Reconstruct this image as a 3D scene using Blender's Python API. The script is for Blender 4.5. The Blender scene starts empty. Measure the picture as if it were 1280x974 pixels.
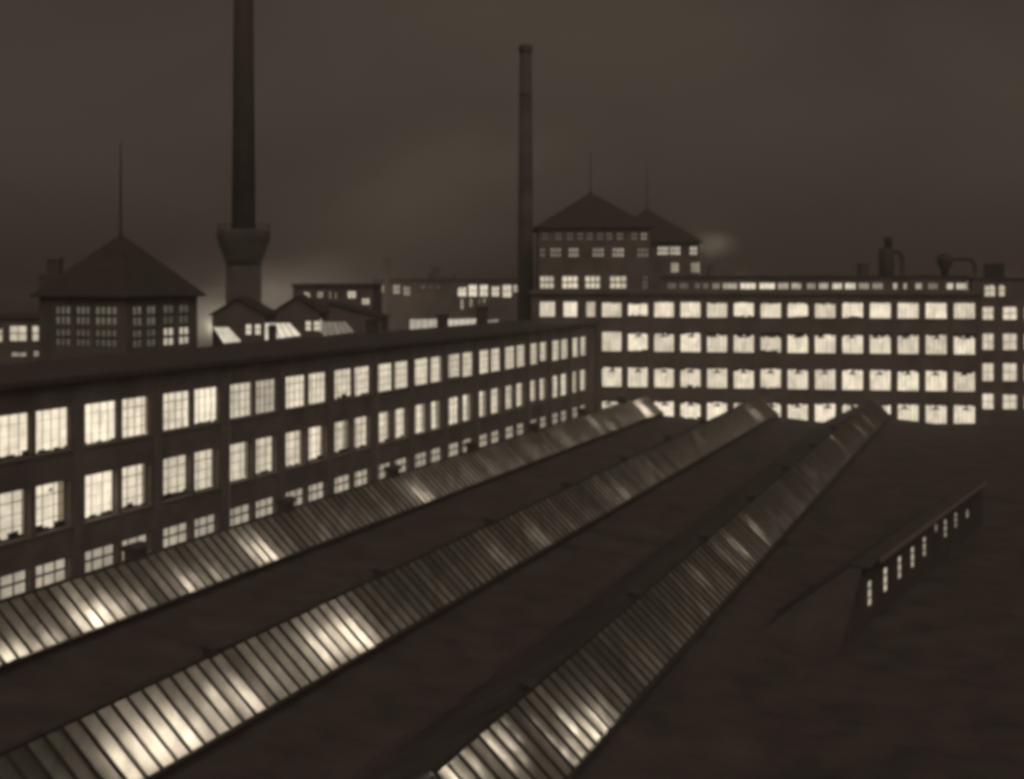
import bpy, math, random
from mathutils import Vector, Matrix

# ------------------------------------------------------------------ camera, sky, sun, exposure
scene = bpy.context.scene
col = scene.collection
R = math.radians
EYE = 24.0                                   # the photographer's height above the factory yard

cam_d = bpy.data.cameras.new('camera')
cam = bpy.data.objects.new('camera', cam_d)
col.objects.link(cam)
cam.location = (0, 0, EYE)
cam.rotation_euler = (R(90), 0, 0)           # level, with a rising front (shift) as on a view camera
cam_d.sensor_width = 36.0
cam_d.lens = 36.0 * 1600 / 1280
cam_d.shift_y = -(487 - 348) / 1280
cam_d.clip_start = 0.5
cam_d.clip_end = 6000
scene.camera = cam

SUN_EL, SUN_AZ = R(48), R(163)               # last dusk light, high and soft, from behind the camera
world = bpy.data.worlds.new('World')
scene.world = world
world.use_nodes = True
wn, wl = world.node_tree.nodes, world.node_tree.links
wn.clear()
sky = wn.new('ShaderNodeTexSky')
sky.sky_type = 'NISHITA'
sky.sun_disc = False
sky.sun_elevation = SUN_EL
sky.sun_rotation = SUN_AZ
sky.dust_density = 4.0
bw = wn.new('ShaderNodeRGBToBW')
tint = wn.new('ShaderNodeMix'); tint.data_type = 'RGBA'; tint.blend_type = 'MULTIPLY'
tint.inputs[0].default_value = 1.0
tint.inputs[7].default_value = (1.0, 0.785, 0.612, 1)     # sepia print tone
bg = wn.new('ShaderNodeBackground')
bg.inputs[1].default_value = 0.0195
wo = wn.new('ShaderNodeOutputWorld')
wl.new(sky.outputs[0], bw.inputs[0]); wl.new(bw.outputs[0], tint.inputs[6])
wtc = wn.new('ShaderNodeTexCoord'); wmp = wn.new('ShaderNodeMapping'); wmp.inputs['Scale'].default_value = (1, 1, 2.2)
wno = wn.new('ShaderNodeTexNoise'); wno.inputs['Scale'].default_value = 3.2; wno.inputs['Detail'].default_value = 5
wno.inputs['Distortion'].default_value = 0.6
wmr = wn.new('ShaderNodeMapRange'); wmr.inputs[1].default_value = 0.3; wmr.inputs[2].default_value = 0.7
wmr.inputs[3].default_value = 0.80; wmr.inputs[4].default_value = 1.16
cloud = wn.new('ShaderNodeMix'); cloud.data_type = 'RGBA'; cloud.blend_type = 'MULTIPLY'; cloud.inputs[0].default_value = 1.0
wl.new(wtc.outputs['Generated'], wmp.inputs[0]); wl.new(wmp.outputs[0], wno.inputs[0]); wl.new(wno.outputs[0], wmr.inputs[0])
wl.new(tint.outputs[2], cloud.inputs[6]); wl.new(wmr.outputs[0], cloud.inputs[7])
wl.new(cloud.outputs[2], bg.inputs[0]); wl.new(bg.outputs[0], wo.inputs[0])

sun_d = bpy.data.lights.new('sun', 'SUN')
sun_d.energy = 0.40
sun_d.angle = R(60)
sun_d.color = (1.0, 0.78, 0.64)
sun = bpy.data.objects.new('sun', sun_d)
col.objects.link(sun)
sdir = Vector((math.sin(SUN_AZ) * math.cos(SUN_EL), math.cos(SUN_AZ) * math.cos(SUN_EL), math.sin(SUN_EL)))
sun.rotation_euler = sdir.to_track_quat('Z', 'Y').to_euler()
sun.location = (0, -40, 120)

vs = scene.view_settings
vs.view_transform = 'Standard'
vs.look = 'None'
vs.exposure = 0.0
vs.gamma = 1.0
vs.use_curve_mapping = False
scene.cycles.use_denoising = True
scene.cycles.denoiser = 'OPENIMAGEDENOISE'
scene.cycles.max_bounces = 6
scene.cycles.diffuse_bounces = 2
scene.cycles.glossy_bounces = 2
scene.cycles.transmission_bounces = 3
scene.cycles.transparent_max_bounces = 8
scene.cycles.volume_bounces = 1
scene.cycles.sample_clamp_indirect = 2.0
scene.cycles.caustics_reflective = False
scene.cycles.caustics_refractive = False
scene.cycles.pixel_filter_type = 'BLACKMAN_HARRIS'
scene.cycles.filter_width = 4.5              # the soft old lens

# ------------------------------------------------------------------ materials
MATS = {}


def new_mat(name):
    m = bpy.data.materials.new(name)
    m.use_nodes = True
    m.node_tree.nodes.clear()
    MATS[name] = m
    return m, m.node_tree.nodes, m.node_tree.links


def surf(name, c1, c2, scale=1.5, rough=0.85, bump=0.15, spec=0.25, stretch=(1, 1, 1), metal=0.0):
    m, n, l = new_mat(name)
    tc = n.new('ShaderNodeTexCoord')
    mp = n.new('ShaderNodeMapping'); mp.inputs['Scale'].default_value = stretch
    no = n.new('ShaderNodeTexNoise'); no.inputs['Scale'].default_value = scale
    no.inputs['Detail'].default_value = 6; no.inputs['Roughness'].default_value = 0.65
    ra = n.new('ShaderNodeValToRGB')
    ra.color_ramp.elements[0].position = 0.32; ra.color_ramp.elements[0].color = (*c1, 1)
    ra.color_ramp.elements[1].position = 0.70; ra.color_ramp.elements[1].color = (*c2, 1)
    n2 = n.new('ShaderNodeTexNoise'); n2.inputs['Scale'].default_value = scale * 9
    n2.inputs['Detail'].default_value = 3
    bu = n.new('ShaderNodeBump'); bu.inputs['Strength'].default_value = bump; bu.inputs['Distance'].default_value = 0.03
    p = n.new('ShaderNodeBsdfPrincipled')
    p.inputs['Roughness'].default_value = rough
    p.inputs['Specular IOR Level'].default_value = spec
    p.inputs['Metallic'].default_value = metal
    o = n.new('ShaderNodeOutputMaterial')
    l.new(tc.outputs['Object'], mp.inputs[0]); l.new(mp.outputs[0], no.inputs[0]); l.new(mp.outputs[0], n2.inputs[0])
    l.new(no.outputs[0], ra.inputs[0]); l.new(ra.outputs[0], p.inputs['Base Color'])
    l.new(n2.outputs[0], bu.inputs['Height']); l.new(bu.outputs[0], p.inputs['Normal'])
    l.new(p.outputs[0], o.inputs[0])
    return m


def brick_mat(name, c1, c2, mortar):
    m, n, l = new_mat(name)
    tc = n.new('ShaderNodeTexCoord')
    sx = n.new('ShaderNodeSeparateXYZ'); cx = n.new('ShaderNodeCombineXYZ')
    ad = n.new('ShaderNodeMath'); ad.operation = 'ADD'
    br = n.new('ShaderNodeTexBrick')
    br.inputs['Scale'].default_value = 1.0
    br.inputs['Brick Width'].default_value = 0.26; br.inputs['Row Height'].default_value = 0.085
    br.inputs['Mortar Size'].default_value = 0.006
    br.inputs['Color1'].default_value = (*c1, 1); br.inputs['Color2'].default_value = (*c2, 1)
    br.inputs['Mortar'].default_value = (*mortar, 1)
    no = n.new('ShaderNodeTexNoise'); no.inputs['Scale'].default_value = 0.35; no.inputs['Detail'].default_value = 7
    mr = n.new('ShaderNodeMapRange'); mr.inputs[1].default_value = 0.3; mr.inputs[2].default_value = 0.7
    mr.inputs[3].default_value = 0.65; mr.inputs[4].default_value = 1.2
    mx = n.new('ShaderNodeMix'); mx.data_type = 'RGBA'; mx.blend_type = 'MULTIPLY'; mx.inputs[0].default_value = 1
    p = n.new('ShaderNodeBsdfPrincipled'); p.inputs['Roughness'].default_value = 0.9
    p.inputs['Specular IOR Level'].default_value = 0.2
    o = n.new('ShaderNodeOutputMaterial')
    l.new(tc.outputs['Object'], sx.inputs[0])
    l.new(sx.outputs[0], ad.inputs[0]); l.new(sx.outputs[1], ad.inputs[1])
    l.new(ad.outputs[0], cx.inputs[0]); l.new(sx.outputs[2], cx.inputs[1])
    l.new(cx.outputs[0], br.inputs[0]); l.new(tc.outputs['Object'], no.inputs[0])
    l.new(no.outputs[0], mr.inputs[0]); l.new(br.outputs[0], mx.inputs[6]); l.new(mr.outputs[0], mx.inputs[7])
    l.new(mx.outputs[2], p.inputs['Base Color']); l.new(p.outputs[0], o.inputs[0])
    return m


def lit_mat(name, strength, streak):
    """Lit room seen through a window: curtains and furnishings vary the brightness; Object colour sets each room's lamp level."""
    m, n, l = new_mat(name)
    tc = n.new('ShaderNodeTexCoord'); oi = n.new('ShaderNodeObjectInfo')
    mu = n.new('ShaderNodeMath'); mu.operation = 'MULTIPLY'; mu.inputs[1].default_value = 57.0
    cx = n.new('ShaderNodeCombineXYZ')
    va = n.new('ShaderNodeVectorMath'); va.operation = 'ADD'
    l.new(oi.outputs['Random'], mu.inputs[0])
    for i in range(3): l.new(mu.outputs[0], cx.inputs[i])
    l.new(tc.outputs['Object'], va.inputs[0]); l.new(cx.outputs[0], va.inputs[1])
    mp = n.new('ShaderNodeMapping'); mp.inputs['Scale'].default_value = (4.2, 1, 0.55)
    n1 = n.new('ShaderNodeTexNoise'); n1.inputs['Scale'].default_value = 1.0; n1.inputs['Detail'].default_value = 3
    n2 = n.new('ShaderNodeTexNoise'); n2.inputs['Scale'].default_value = 0.9; n2.inputs['Detail'].default_value = 2
    l.new(va.outputs[0], mp.inputs[0]); l.new(mp.outputs[0], n1.inputs[0]); l.new(va.outputs[0], n2.inputs[0])
    r1 = n.new('ShaderNodeMapRange'); r1.inputs[1].default_value = 0.33; r1.inputs[2].default_value = 0.56
    r1.inputs[3].default_value = 1 - streak; r1.inputs[4].default_value = 1.0
    r2 = n.new('ShaderNodeMapRange'); r2.inputs[1].default_value = 0.30; r2.inputs[2].default_value = 0.60
    r2.inputs[3].default_value = 0.72; r2.inputs[4].default_value = 1.0
    l.new(n1.outputs[0], r1.inputs[0]); l.new(n2.outputs[0], r2.inputs[0])
    m1 = n.new('ShaderNodeMath'); m1.operation = 'MULTIPLY'
    m2 = n.new('ShaderNodeMath'); m2.operation = 'MULTIPLY'
    m3 = n.new('ShaderNodeMath'); m3.operation = 'MULTIPLY'; m3.inputs[1].default_value = strength
    l.new(r1.outputs[0], m1.inputs[0]); l.new(r2.outputs[0], m1.inputs[1])
    l.new(m1.outputs[0], m2.inputs[0]); l.new(oi.outputs['Color'], m2.inputs[1])
    l.new(m2.outputs[0], m3.inputs[0])
    em = n.new('ShaderNodeEmission'); em.inputs[0].default_value = (0.865, 0.765, 0.61, 1)
    o = n.new('ShaderNodeOutputMaterial')
    l.new(m3.outputs[0], em.inputs[1]); l.new(em.outputs[0], o.inputs[0])
    return m


def glass_mat():
    m, n, l = new_mat('window_glass')
    t = n.new('ShaderNodeBsdfTransparent'); t.inputs[0].default_value = (0.97, 0.96, 0.94, 1)
    g = n.new('ShaderNodeBsdfGlossy'); g.inputs['Roughness'].default_value = 0.06
    mx = n.new('ShaderNodeMixShader'); mx.inputs[0].default_value = 0.05
    o = n.new('ShaderNodeOutputMaterial')
    l.new(t.outputs[0], mx.inputs[1]); l.new(g.outputs[0], mx.inputs[2]); l.new(mx.outputs[0], o.inputs[0])


def roof_glass_mat():
    """Ribbed, sooty skylight glass: lets the shed's lamps glow through, with dirt streaks and a dull sheen."""
    m, n, l = new_mat('skylight_glass')
    tc = n.new('ShaderNodeTexCoord'); oi = n.new('ShaderNodeObjectInfo'); ge = n.new('ShaderNodeNewGeometry')
    mp = n.new('ShaderNodeMapping'); mp.inputs['Scale'].default_value = (1.6, 0.35, 0.35)
    no = n.new('ShaderNodeTexNoise'); no.inputs['Scale'].default_value = 1.3; no.inputs['Detail'].default_value = 5
    l.new(ge.outputs['Position'], mp.inputs[0]); l.new(mp.outputs[0], no.inputs[0])
    r1 = n.new('ShaderNodeMapRange'); r1.inputs[1].default_value = 0.3; r1.inputs[2].default_value = 0.7
    r1.inputs[3].default_value = 0.42; r1.inputs[4].default_value = 0.85
    r2 = n.new('ShaderNodeMapRange'); r2.inputs[3].default_value = 0.45; r2.inputs[4].default_value = 1.0
    mu = n.new('ShaderNodeMath'); mu.operation = 'MULTIPLY'
    l.new(no.outputs[0], r1.inputs[0]); l.new(oi.outputs['Random'], r2.inputs[0])
    l.new(r1.outputs[0], mu.inputs[0]); l.new(r2.outputs[0], mu.inputs[1])
    hv = n.new('ShaderNodeMix'); hv.data_type = 'RGBA'
    hv.inputs[6].default_value = (0, 0, 0, 1); hv.inputs[7].default_value = (1.0, 0.93, 0.83, 1)
    l.new(mu.outputs[0], hv.inputs[0])
    tr = n.new('ShaderNodeBsdfTranslucent')
    l.new(hv.outputs[2], tr.inputs[0])
    gl = n.new('ShaderNodeBsdfGlossy'); gl.inputs['Roughness'].default_value = 0.32
    gl.inputs[0].default_value = (0.9, 0.82, 0.72, 1)
    di = n.new('ShaderNodeBsdfDiffuse'); di.inputs[0].default_value = (0.16, 0.13, 0.10, 1)
    m1 = n.new('ShaderNodeMixShader'); m1.inputs[0].default_value = 0.25
    m2 = n.new('ShaderNodeMixShader')
    fr = n.new('ShaderNodeFresnel'); fr.inputs[0].default_value = 1.45
    l.new(tr.outputs[0], m1.inputs[1]); l.new(di.outputs[0], m1.inputs[2])
    l.new(fr.outputs[0], m2.inputs[0]); l.new(m1.outputs[0], m2.inputs[1]); l.new(gl.outputs[0], m2.inputs[2])
    o = n.new('ShaderNodeOutputMaterial')
    l.new(m2.outputs[0], o.inputs[0])


def curtain_mat():
    m, n, l = new_mat('curtain_cloth')
    tr = n.new('ShaderNodeBsdfTranslucent'); tr.inputs[0].default_value = (0.34, 0.31, 0.27, 1)
    di = n.new('ShaderNodeBsdfDiffuse'); di.inputs[0].default_value = (0.25, 0.225, 0.2, 1)
    mx = n.new('ShaderNodeMixShader'); mx.inputs[0].default_value = 0.3
    o = n.new('ShaderNodeOutputMaterial')
    l.new(tr.outputs[0], mx.inputs[1]); l.new(di.outputs[0], mx.inputs[2]); l.new(mx.outputs[0], o.inputs[0])


brick_mat('sooty_brick', (0.22, 0.196, 0.187), (0.175, 0.156, 0.149), (0.24, 0.214, 0.204))
brick_mat('chimney_brick', (0.135, 0.12, 0.116), (0.105, 0.093, 0.09), (0.145, 0.129, 0.124))
surf('pale_render', (0.16, 0.144, 0.138), (0.21, 0.189, 0.181), 0.8)
surf('tar_roof', (0.068, 0.061, 0.058), (0.130, 0.116, 0.111), 0.38, 0.8, 0.3, 0.3)
surf('slate_roof', (0.058, 0.052, 0.05), (0.092, 0.082, 0.079), 1.2, 0.75, 0.3, 0.3)
surf('zinc_flashing', (0.20, 0.180, 0.172), (0.30, 0.270, 0.258), 2.0, 0.55, 0.1, 0.5)
surf('dark_iron', (0.05, 0.045, 0.043), (0.085, 0.077, 0.073), 3.0, 0.6, 0.1, 0.4)
surf('tarred_boards', (0.085, 0.076, 0.073), (0.125, 0.111, 0.107), 1.5, 0.8, 0.2, 0.2, (1, 1, 0.2))
surf('window_steel', (0.06, 0.054, 0.052), (0.09, 0.081, 0.077), 3.0, 0.6, 0.05, 0.3)
surf('concrete_sill', (0.17, 0.153, 0.146), (0.22, 0.198, 0.189), 2.0)
surf('yard_paving', (0.05, 0.045, 0.043), (0.085, 0.077, 0.073), 0.12, 0.9, 0.2)
surf('hill_ground', (0.045, 0.041, 0.039), (0.07, 0.063, 0.060), 0.01, 0.95, 0.1)
lit_mat('lit_room', 1.5, 0.12)
lit_mat('lit_room_curtained', 1.68, 0.30)
lit_mat('lit_rooflight', 1.12, 0.06)
glass_mat(); roof_glass_mat(); curtain_mat()


# ------------------------------------------------------------------ helpers
class MB:
    """Collects simple solids; build() links them as ONE mesh object."""

    def __init__(self):
        self.v, self.f = [], []

    def poly(self, pts):
        b = len(self.v); self.v += [tuple(p) for p in pts]; self.f.append(tuple(range(b, b + len(pts))))
        return self

    def hexa(self, p):
        b = len(self.v); self.v += [tuple(q) for q in p]
        for f in ((0, 3, 2, 1), (4, 5, 6, 7), (0, 1, 5, 4), (1, 2, 6, 5), (2, 3, 7, 6), (3, 0, 4, 7)):
            self.f.append(tuple(b + i for i in f))
        return self

    def box(self, x0, x1, y0, y1, z0, z1):
        return self.hexa([(x0, y0, z0), (x1, y0, z0), (x1, y1, z0), (x0, y1, z0),
                          (x0, y0, z1), (x1, y0, z1), (x1, y1, z1), (x0, y1, z1)])

    def prism_x(self, prof, x0, x1):
        """closed profile of (y, z) extruded along x"""
        b, k = len(self.v), len(prof)
        self.v += [(x0, y, z) for y, z in prof] + [(x1, y, z) for y, z in prof]
        self.f.append(tuple(b + i for i in range(k)))
        self.f.append(tuple(b + k + i for i in reversed(range(k))))
        for i in range(k):
            j = (i + 1) % k
            self.f.append((b + i, b + k + i, b + k + j, b + j))
        return self

    def lathe(self, prof, n=28, c=(0, 0, 0)):
        b, k = len(self.v), len(prof)
        for r, z in prof:
            for i in range(n):
                a = 2 * math.pi * i / n
                self.v.append((c[0] + r * math.cos(a), c[1] + r * math.sin(a), c[2] + z))
        for j in range(k - 1):
            for i in range(n):
                i2 = (i + 1) % n
                self.f.append((b + j * n + i, b + j * n + i2, b + (j + 1) * n + i2, b + (j + 1) * n + i))
        self.f.append(tuple(b + i for i in reversed(range(n))))
        self.f.append(tuple(b + (k - 1) * n + i for i in range(n)))
        return self

    def tube(self, pts, r, n=12):
        b = len(self.v); pts = [Vector(p) for p in pts]
        for i, p in enumerate(pts):
            t = (pts[min(i + 1, len(pts) - 1)] - pts[max(i - 1, 0)]).normalized()
            up = Vector((0, 1, 0)) if abs(t.y) < 0.9 else Vector((1, 0, 0))
            a = t.cross(up).normalized(); c = t.cross(a)
            for k in range(n):
                w = 2 * math.pi * k / n
                self.v.append(tuple(p + (a * math.cos(w) + c * math.sin(w)) * r))
        for i in range(len(pts) - 1):
            for k in range(n):
                k2 = (k + 1) % n
                self.f.append((b + i * n + k, b + i * n + k2, b + (i + 1) * n + k2, b + (i + 1) * n + k))
        self.f.append(tuple(b + k for k in range(n)))
        self.f.append(tuple(b + (len(pts) - 1) * n + k for k in reversed(range(n))))
        return self

    def mesh(self, name, mat, smooth=False):
        me = bpy.data.meshes.new(name)
        me.from_pydata(self.v, [], self.f)
        me.materials.append(MATS[mat])
        if smooth:
            for p in me.polygons: p.use_smooth = len(p.vertices) == 4
        me.update()
        return me

    def build(self, name, mat, parent=None, loc=(0, 0, 0), smooth=False):
        return put(name, self.mesh(name, mat, smooth), parent, loc)


def put(name, me, parent=None, loc=(0, 0, 0), rz=0.0):
    o = bpy.data.objects.new(name, me)
    col.objects.link(o)
    o.location = loc
    if rz: o.rotation_euler = (0, 0, rz)
    if parent: o.parent = parent
    return o


def tag(o, label=None, cat=None, group=None, kind=None):
    if label: o['label'] = label
    if cat: o['category'] = cat
    if group: o['group'] = group
    if kind: o['kind'] = kind
    return o


def thing(name, label, cat, loc=(0, 0, 0), rz=0.0, group=None):
    return tag(put(name, None, None, loc, rz), label, cat, group)


CACHE = {}


def cached(key, make):
    if key not in CACHE: CACHE[key] = make()
    return CACHE[key]


def facade(x0, x1, z0, z1, openings, reveal):
    """A wall face in the plane y = 0 looking to -y, with true openings and their reveals."""
    mb = MB()
    xs = sorted({x0, x1, *[o[0] for o in openings], *[o[1] for o in openings]})
    zs = sorted({z0, z1, *[o[2] for o in openings], *[o[3] for o in openings]})
    for j in range(len(zs) - 1):
        zc = (zs[j] + zs[j + 1]) / 2
        run = None
        cells = []
        for i in range(len(xs) - 1):
            xc = (xs[i] + xs[i + 1]) / 2
            hole = any(o[0] < xc < o[1] and o[2] < zc < o[3] for o in openings)
            if not hole:
                run = [xs[i], xs[i + 1]] if run is None else [run[0], xs[i + 1]]
            if hole and run: cells.append(run); run = None
        if run: cells.append(run)
        for a, b in cells:
            mb.poly([(a, 0, zs[j]), (b, 0, zs[j]), (b, 0, zs[j + 1]), (a, 0, zs[j + 1])])
    for o in openings:
        a, b, c, d = o[:4]
        r = o[4] if len(o) > 4 else reveal
        mb.poly([(a, 0, c), (a, 0, d), (a, r, d), (a, r, c)])
        mb.poly([(b, 0, c), (b, r, c), (b, r, d), (b, 0, d)])
        mb.poly([(a, 0, d), (b, 0, d), (b, r, d), (a, r, d)])
        mb.poly([(a, 0, c), (a, r, c), (b, r, c), (b, 0, c)])
    return mb


def shell(mb, x0, x1, z0, z1, depth):
    """sides and back of a building whose front was made by facade()"""
    mb.poly([(x0, 0, z0), (x0, 0, z1), (x0, depth, z1), (x0, depth, z0)])
    mb.poly([(x1, 0, z0), (x1, depth, z0), (x1, depth, z1), (x1, 0, z1)])
    mb.poly([(x0, depth, z0), (x0, depth, z1), (x1, depth, z1), (x1, depth, z0)])
    return mb


def frame_mesh(w, h, cols, rows, bar):
    def make():
        mb = MB(); t = 0.07; d = 0.06
        mb.box(0, t, 0, d, 0, h); mb.box(w - t, w, 0, d, 0, h)
        mb.box(t, w - t, 0, d, 0, t); mb.box(t, w - t, 0, d, h - t, h)
        for i in range(1, cols):
            x = w * i / cols
            mb.box(x - bar / 2, x + bar / 2, 0.005, d - 0.005, t, h - t)
        for j in range(1, rows):
            z = h * j / rows; b = bar * (1.5 if j == rows - 1 else 1)
            mb.box(t, w - t, 0.01, d - 0.01, z - b / 2, z + b / 2)
        return mb.mesh('window_frame', 'window_steel')
    return cached(('fr', round(w, 2), round(h, 2), cols, rows, bar), make)


def quad_mesh(kind, w, h, mat):
    def make():
        return MB().poly([(0, 0, 0), (w, 0, 0), (w, 0, h), (0, 0, h)]).mesh(kind, mat)
    return cached((kind, round(w, 2), round(h, 2), mat), make)


def pane_mesh(w, h):
    return cached(('pane', round(w, 3), round(h, 3)), lambda: MB().box(0, w, 0, 0.006, 0, h).mesh('pane', 'window_glass'))


rng = random.Random(11)


def ragged(w, h0, h1, n, mat, name, top=True, depth=0.10):
    """a row of small upright boxes of uneven height: benches and stores against the glass, or drawn blinds"""
    mb = MB(); x = 0.0
    while x < w - 0.02:
        dx = min(w - x, rng.uniform(0.5, 1.5) * w / n)
        hh = rng.uniform(h0, h1)
        y = rng.uniform(0, depth)
        if top: mb.box(x, x + dx, y, y + 0.03, -hh, 0)
        else: mb.box(x, x + dx, y, y + 0.05, 0, hh)
        x += dx
    return mb.mesh(name, mat)


def lampshade_mesh():
    def make():
        mb = MB()
        mb.lathe([(0.02, 0.55), (0.02, 0.30), (0.07, 0.28), (0.10, 0.2), (0.30, 0.06), (0.40, 0.0), (0.38, 0.0), (0.1, 0.12)], 16)
        return mb.mesh('lamp_shade', 'dark_iron', True)
    return cached('shade', make)


def window(parent, x0, x1, z0, z1, recess, cols, rows, level=1.0, bar=0.05, panes='one', mat='lit_room',
           extra=None, margin=0.45, idx=0, glow=0.16, deep=0.0):
    w, h = x1 - x0, z1 - z0
    wd = put('window', frame_mesh(w, h, cols, rows, bar), parent, (x0, recess - 0.06, z0))
    if panes == 'each':
        pw, ph = w / cols, h / rows
        pm = pane_mesh(pw - 0.06, ph - 0.06)
        for i in range(cols):
            for j in range(rows):
                put('pane', pm, wd, (i * pw + 0.03, 0.022, j * ph + 0.03))
    else:
        put('pane', pane_mesh(w - 0.1, h - 0.1), wd, (0.05, 0.022, 0.05))
    lm = quad_mesh('lit_room', w + 2 * margin, h + 0.3 + deep, mat)
    lo = put('lit_room', lm, wd, (-margin, glow + 0.06 + 0.025 * (idx % 3), -0.15 - deep / 2))
    lo.color = (level, level, level, 1)
    if extra:
        for kind, a in extra:
            if kind == 'curtain':       # drawn to one side
                cw = a * w
                mb = MB(); n = 9
                for i in range(n):
                    xa, xb = w - cw + cw * i / n, w - cw + cw * (i + 1) / n
                    ya, yb = 0.085 + 0.02 * (i % 2), 0.085 + 0.02 * ((i + 1) % 2)
                    lift = rng.uniform(0, 0.08)
                    mb.poly([(xa, ya, 0.05 + lift), (xb, yb, 0.05 + lift), (xb, yb, h), (xa, ya, h)])
                mb.build('curtain', 'curtain_cloth', wd)
            elif kind == 'clutter':
                put('bench_clutter', ragged(w, a * 0.15, a, 7, 'dark_iron', 'bench_clutter', False, 0.02), wd, (0, 0.075, 0.0))
            elif kind == 'blind':
                put('blind', ragged(w, a * 0.35, a, 9, 'dark_iron', 'blind', True, 0.03), wd, (0, 0.07, h))
            elif kind == 'lamp':
                big = glow > 0.5
                o = put('lamp_shade', lampshade_mesh(), wd, (w * a, 0.52 if big else 0.14, h - (0.66 if big else 0.52)))
                o.scale = (1.6, 1.0, 1.2) if big else (0.5, 0.15, 0.8)
    return wd


def px(u, d): return (u - 640) / 1600 * d          # metres right of the lens axis at distance d


def pz(v, d): return EYE - (v - 348) / 1600 * d     # height at distance d

# ------------------------------------------------------------------ the setting
tag(MB().poly([(-2500, -300, 0), (2500, -300, 0), (2500, 3500, 0), (-2500, 3500, 0)]).build('ground', 'yard_paving'), kind='structure')

WING_RZ = math.atan2(0.9315, 0.3638)
AX, AY = Vector((0.3638, 0.9315, 0)), Vector((-0.9315, 0.3638, 0))


def wing(s, y, z=0.0):                               # shed / wing axes -> world
    p = AX * s + AY * y
    return (p.x, p.y, z)


# ------------------------------------------------------------------ the long factory wing
S0, S1 = 44.0, 154.6
WING_Y, WING_D, WING_H = 49.18, 10.6, EYE - 5.75
wg = thing('factory_wing', 'long three-row brick factory wing with paired lit windows running beside the glazed sheds', 'factory',
           wing(S0, WING_Y), WING_RZ)
rows = [(EYE - 9.57, EYE - 7.16), (EYE - 13.9, EYE - 11.28), (EYE - 18.2, EYE - 15.62), (EYE - 22.4, EYE - 19.9)]
REC = (0.20, 0.40, 0.34, 0.4)                 # the top floor's sashes sit nearly flush
ops, wins = [], []
for k in range(-2, 13):
    xb = 59.1 + 7.219 * k - S0
    for q, (a, b) in enumerate(((0.0, 2.86), (3.27, 5.95))):
        if xb + a < 0.3: continue
        for r, (z0, z1) in enumerate(rows):
            ops.append((xb + a, xb + b, z0, z1, REC[r]))
            if r < 3: wins.append((k, q, r, xb + a, xb + b, z0, z1))
L = S1 - S0
mb = facade(0, L, 0, WING_H, ops, 0.42)
shell(mb, 0, L, 0, WING_H, WING_D)
mb.build('wall', 'sooty_brick', wg)
MB().box(-0.3, L, -0.35, WING_D + 0.3, WING_H + 0.01, WING_H + 0.28).build('roof', 'tar_roof', wg)
MB().box(-0.3, L, -0.5, -0.352, WING_H - 0.05, WING_H + 0.12).build('gutter', 'dark_iron', wg)
pil = MB().box(0, 0.55, -0.14, -0.003, 0, WING_H - 0.6).mesh('pilaster', 'sooty_brick')
for k in range(-1, 14):
    xb = 59.1 + 7.219 * k - S0 - 0.92
    if 0 < xb < L - 0.6: put('pilaster', pil, wg, (xb, 0, 0))
sill = MB().box(-0.05, 2.95, -0.09, -0.002, -0.14, -0.002).mesh('sill', 'concrete_sill')
dp = MB().tube([(0, -0.12, 2), (0, -0.12, WING_H - 0.5), (0, -0.3, WING_H - 0.1)], 0.07, 8).mesh('downpipe', 'zinc_flashing', True)
for k in (2, 5, 8, 10, 11, 12, 13):
    put('downpipe', dp, wg, (59.1 + 7.219 * k - S0 - 0.2, 0, 0))
special = {(-1, 0, 0): 1.0, (-1, 1, 0): 1.05, (0, 0, 0): 1.15, (0, 1, 0): 0.98, (1, 0, 0): 0.85, (1, 1, 0): 1.15,
           (0, 0, 1): 1.08, (0, 1, 1): 0.9, (-1, 1, 1): 0.95, (2, 1, 0): 0.5, (2, 0, 0): 0.72, (9, 0, 1): 0.6}
wr = random.Random(5)
BLOWN = ((-1, 0, 0), (-1, 1, 0), (0, 0, 0), (1, 1, 0), (0, 0, 1))   # rooms with the strongest lamps; bars thinned to imitate their glare
for i, (k, q, r, xa, xb, z0, z1) in enumerate(wins):
    lv = special.get((k, q, r), wr.uniform(0.72, 1.0) * (1.0 if r < 2 else 0.52))
    ex = []
    if r == 1 and wr.random() < 0.75: ex.append(('curtain', wr.uniform(0.06, 0.26)))
    if r == 0 and wr.random() < 0.3: ex.append(('curtain', wr.uniform(0.08, 0.2)))
    if r < 2 and wr.random() < 0.4: ex.append(('clutter', wr.uniform(0.1, 0.45)))
    if (k, q, r) == (-1, 1, 1): ex = [('lamp', 0.62), ('curtain', 0.2), ('clutter', 0.4)]
    if (k, q, r) in ((-1, 1, 0), (0, 0, 0), (1, 1, 0)): ex = [('clutter', 0.2)]
    window(wg, xa, xb, z0, z1, REC[r], 3 if r else 4, 4, lv, 0.08 if r == 2 else (0.016 if (k, q, r) in BLOWN else 0.03), 'each' if k < 4 and r < 2 else 'one',
           'lit_room_curtained' if (k > 5 and r == 1) else 'lit_room', ex, 0.5, i)
    put('sill', sill, wg, (xa, 0, z0))
# stubs on the far edge of the wing roof
for s, w, h, y in ((112.6, 0.8, 1.2, 9.6), (129.3, 0.8, 1.3, 9.6), (140.5, 1.2, 1.9, 9.5)):
    mb = MB().box(-w / 2, w / 2, -0.5, 0.5, 0, h).box(-w / 2 - 0.1, w / 2 + 0.1, -0.6, 0.6, h + 0.002, h + 0.2)
    mb.build('chimney_stack', 'chimney_brick', wg, (s - S0, y, WING_H + 0.28))

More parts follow.
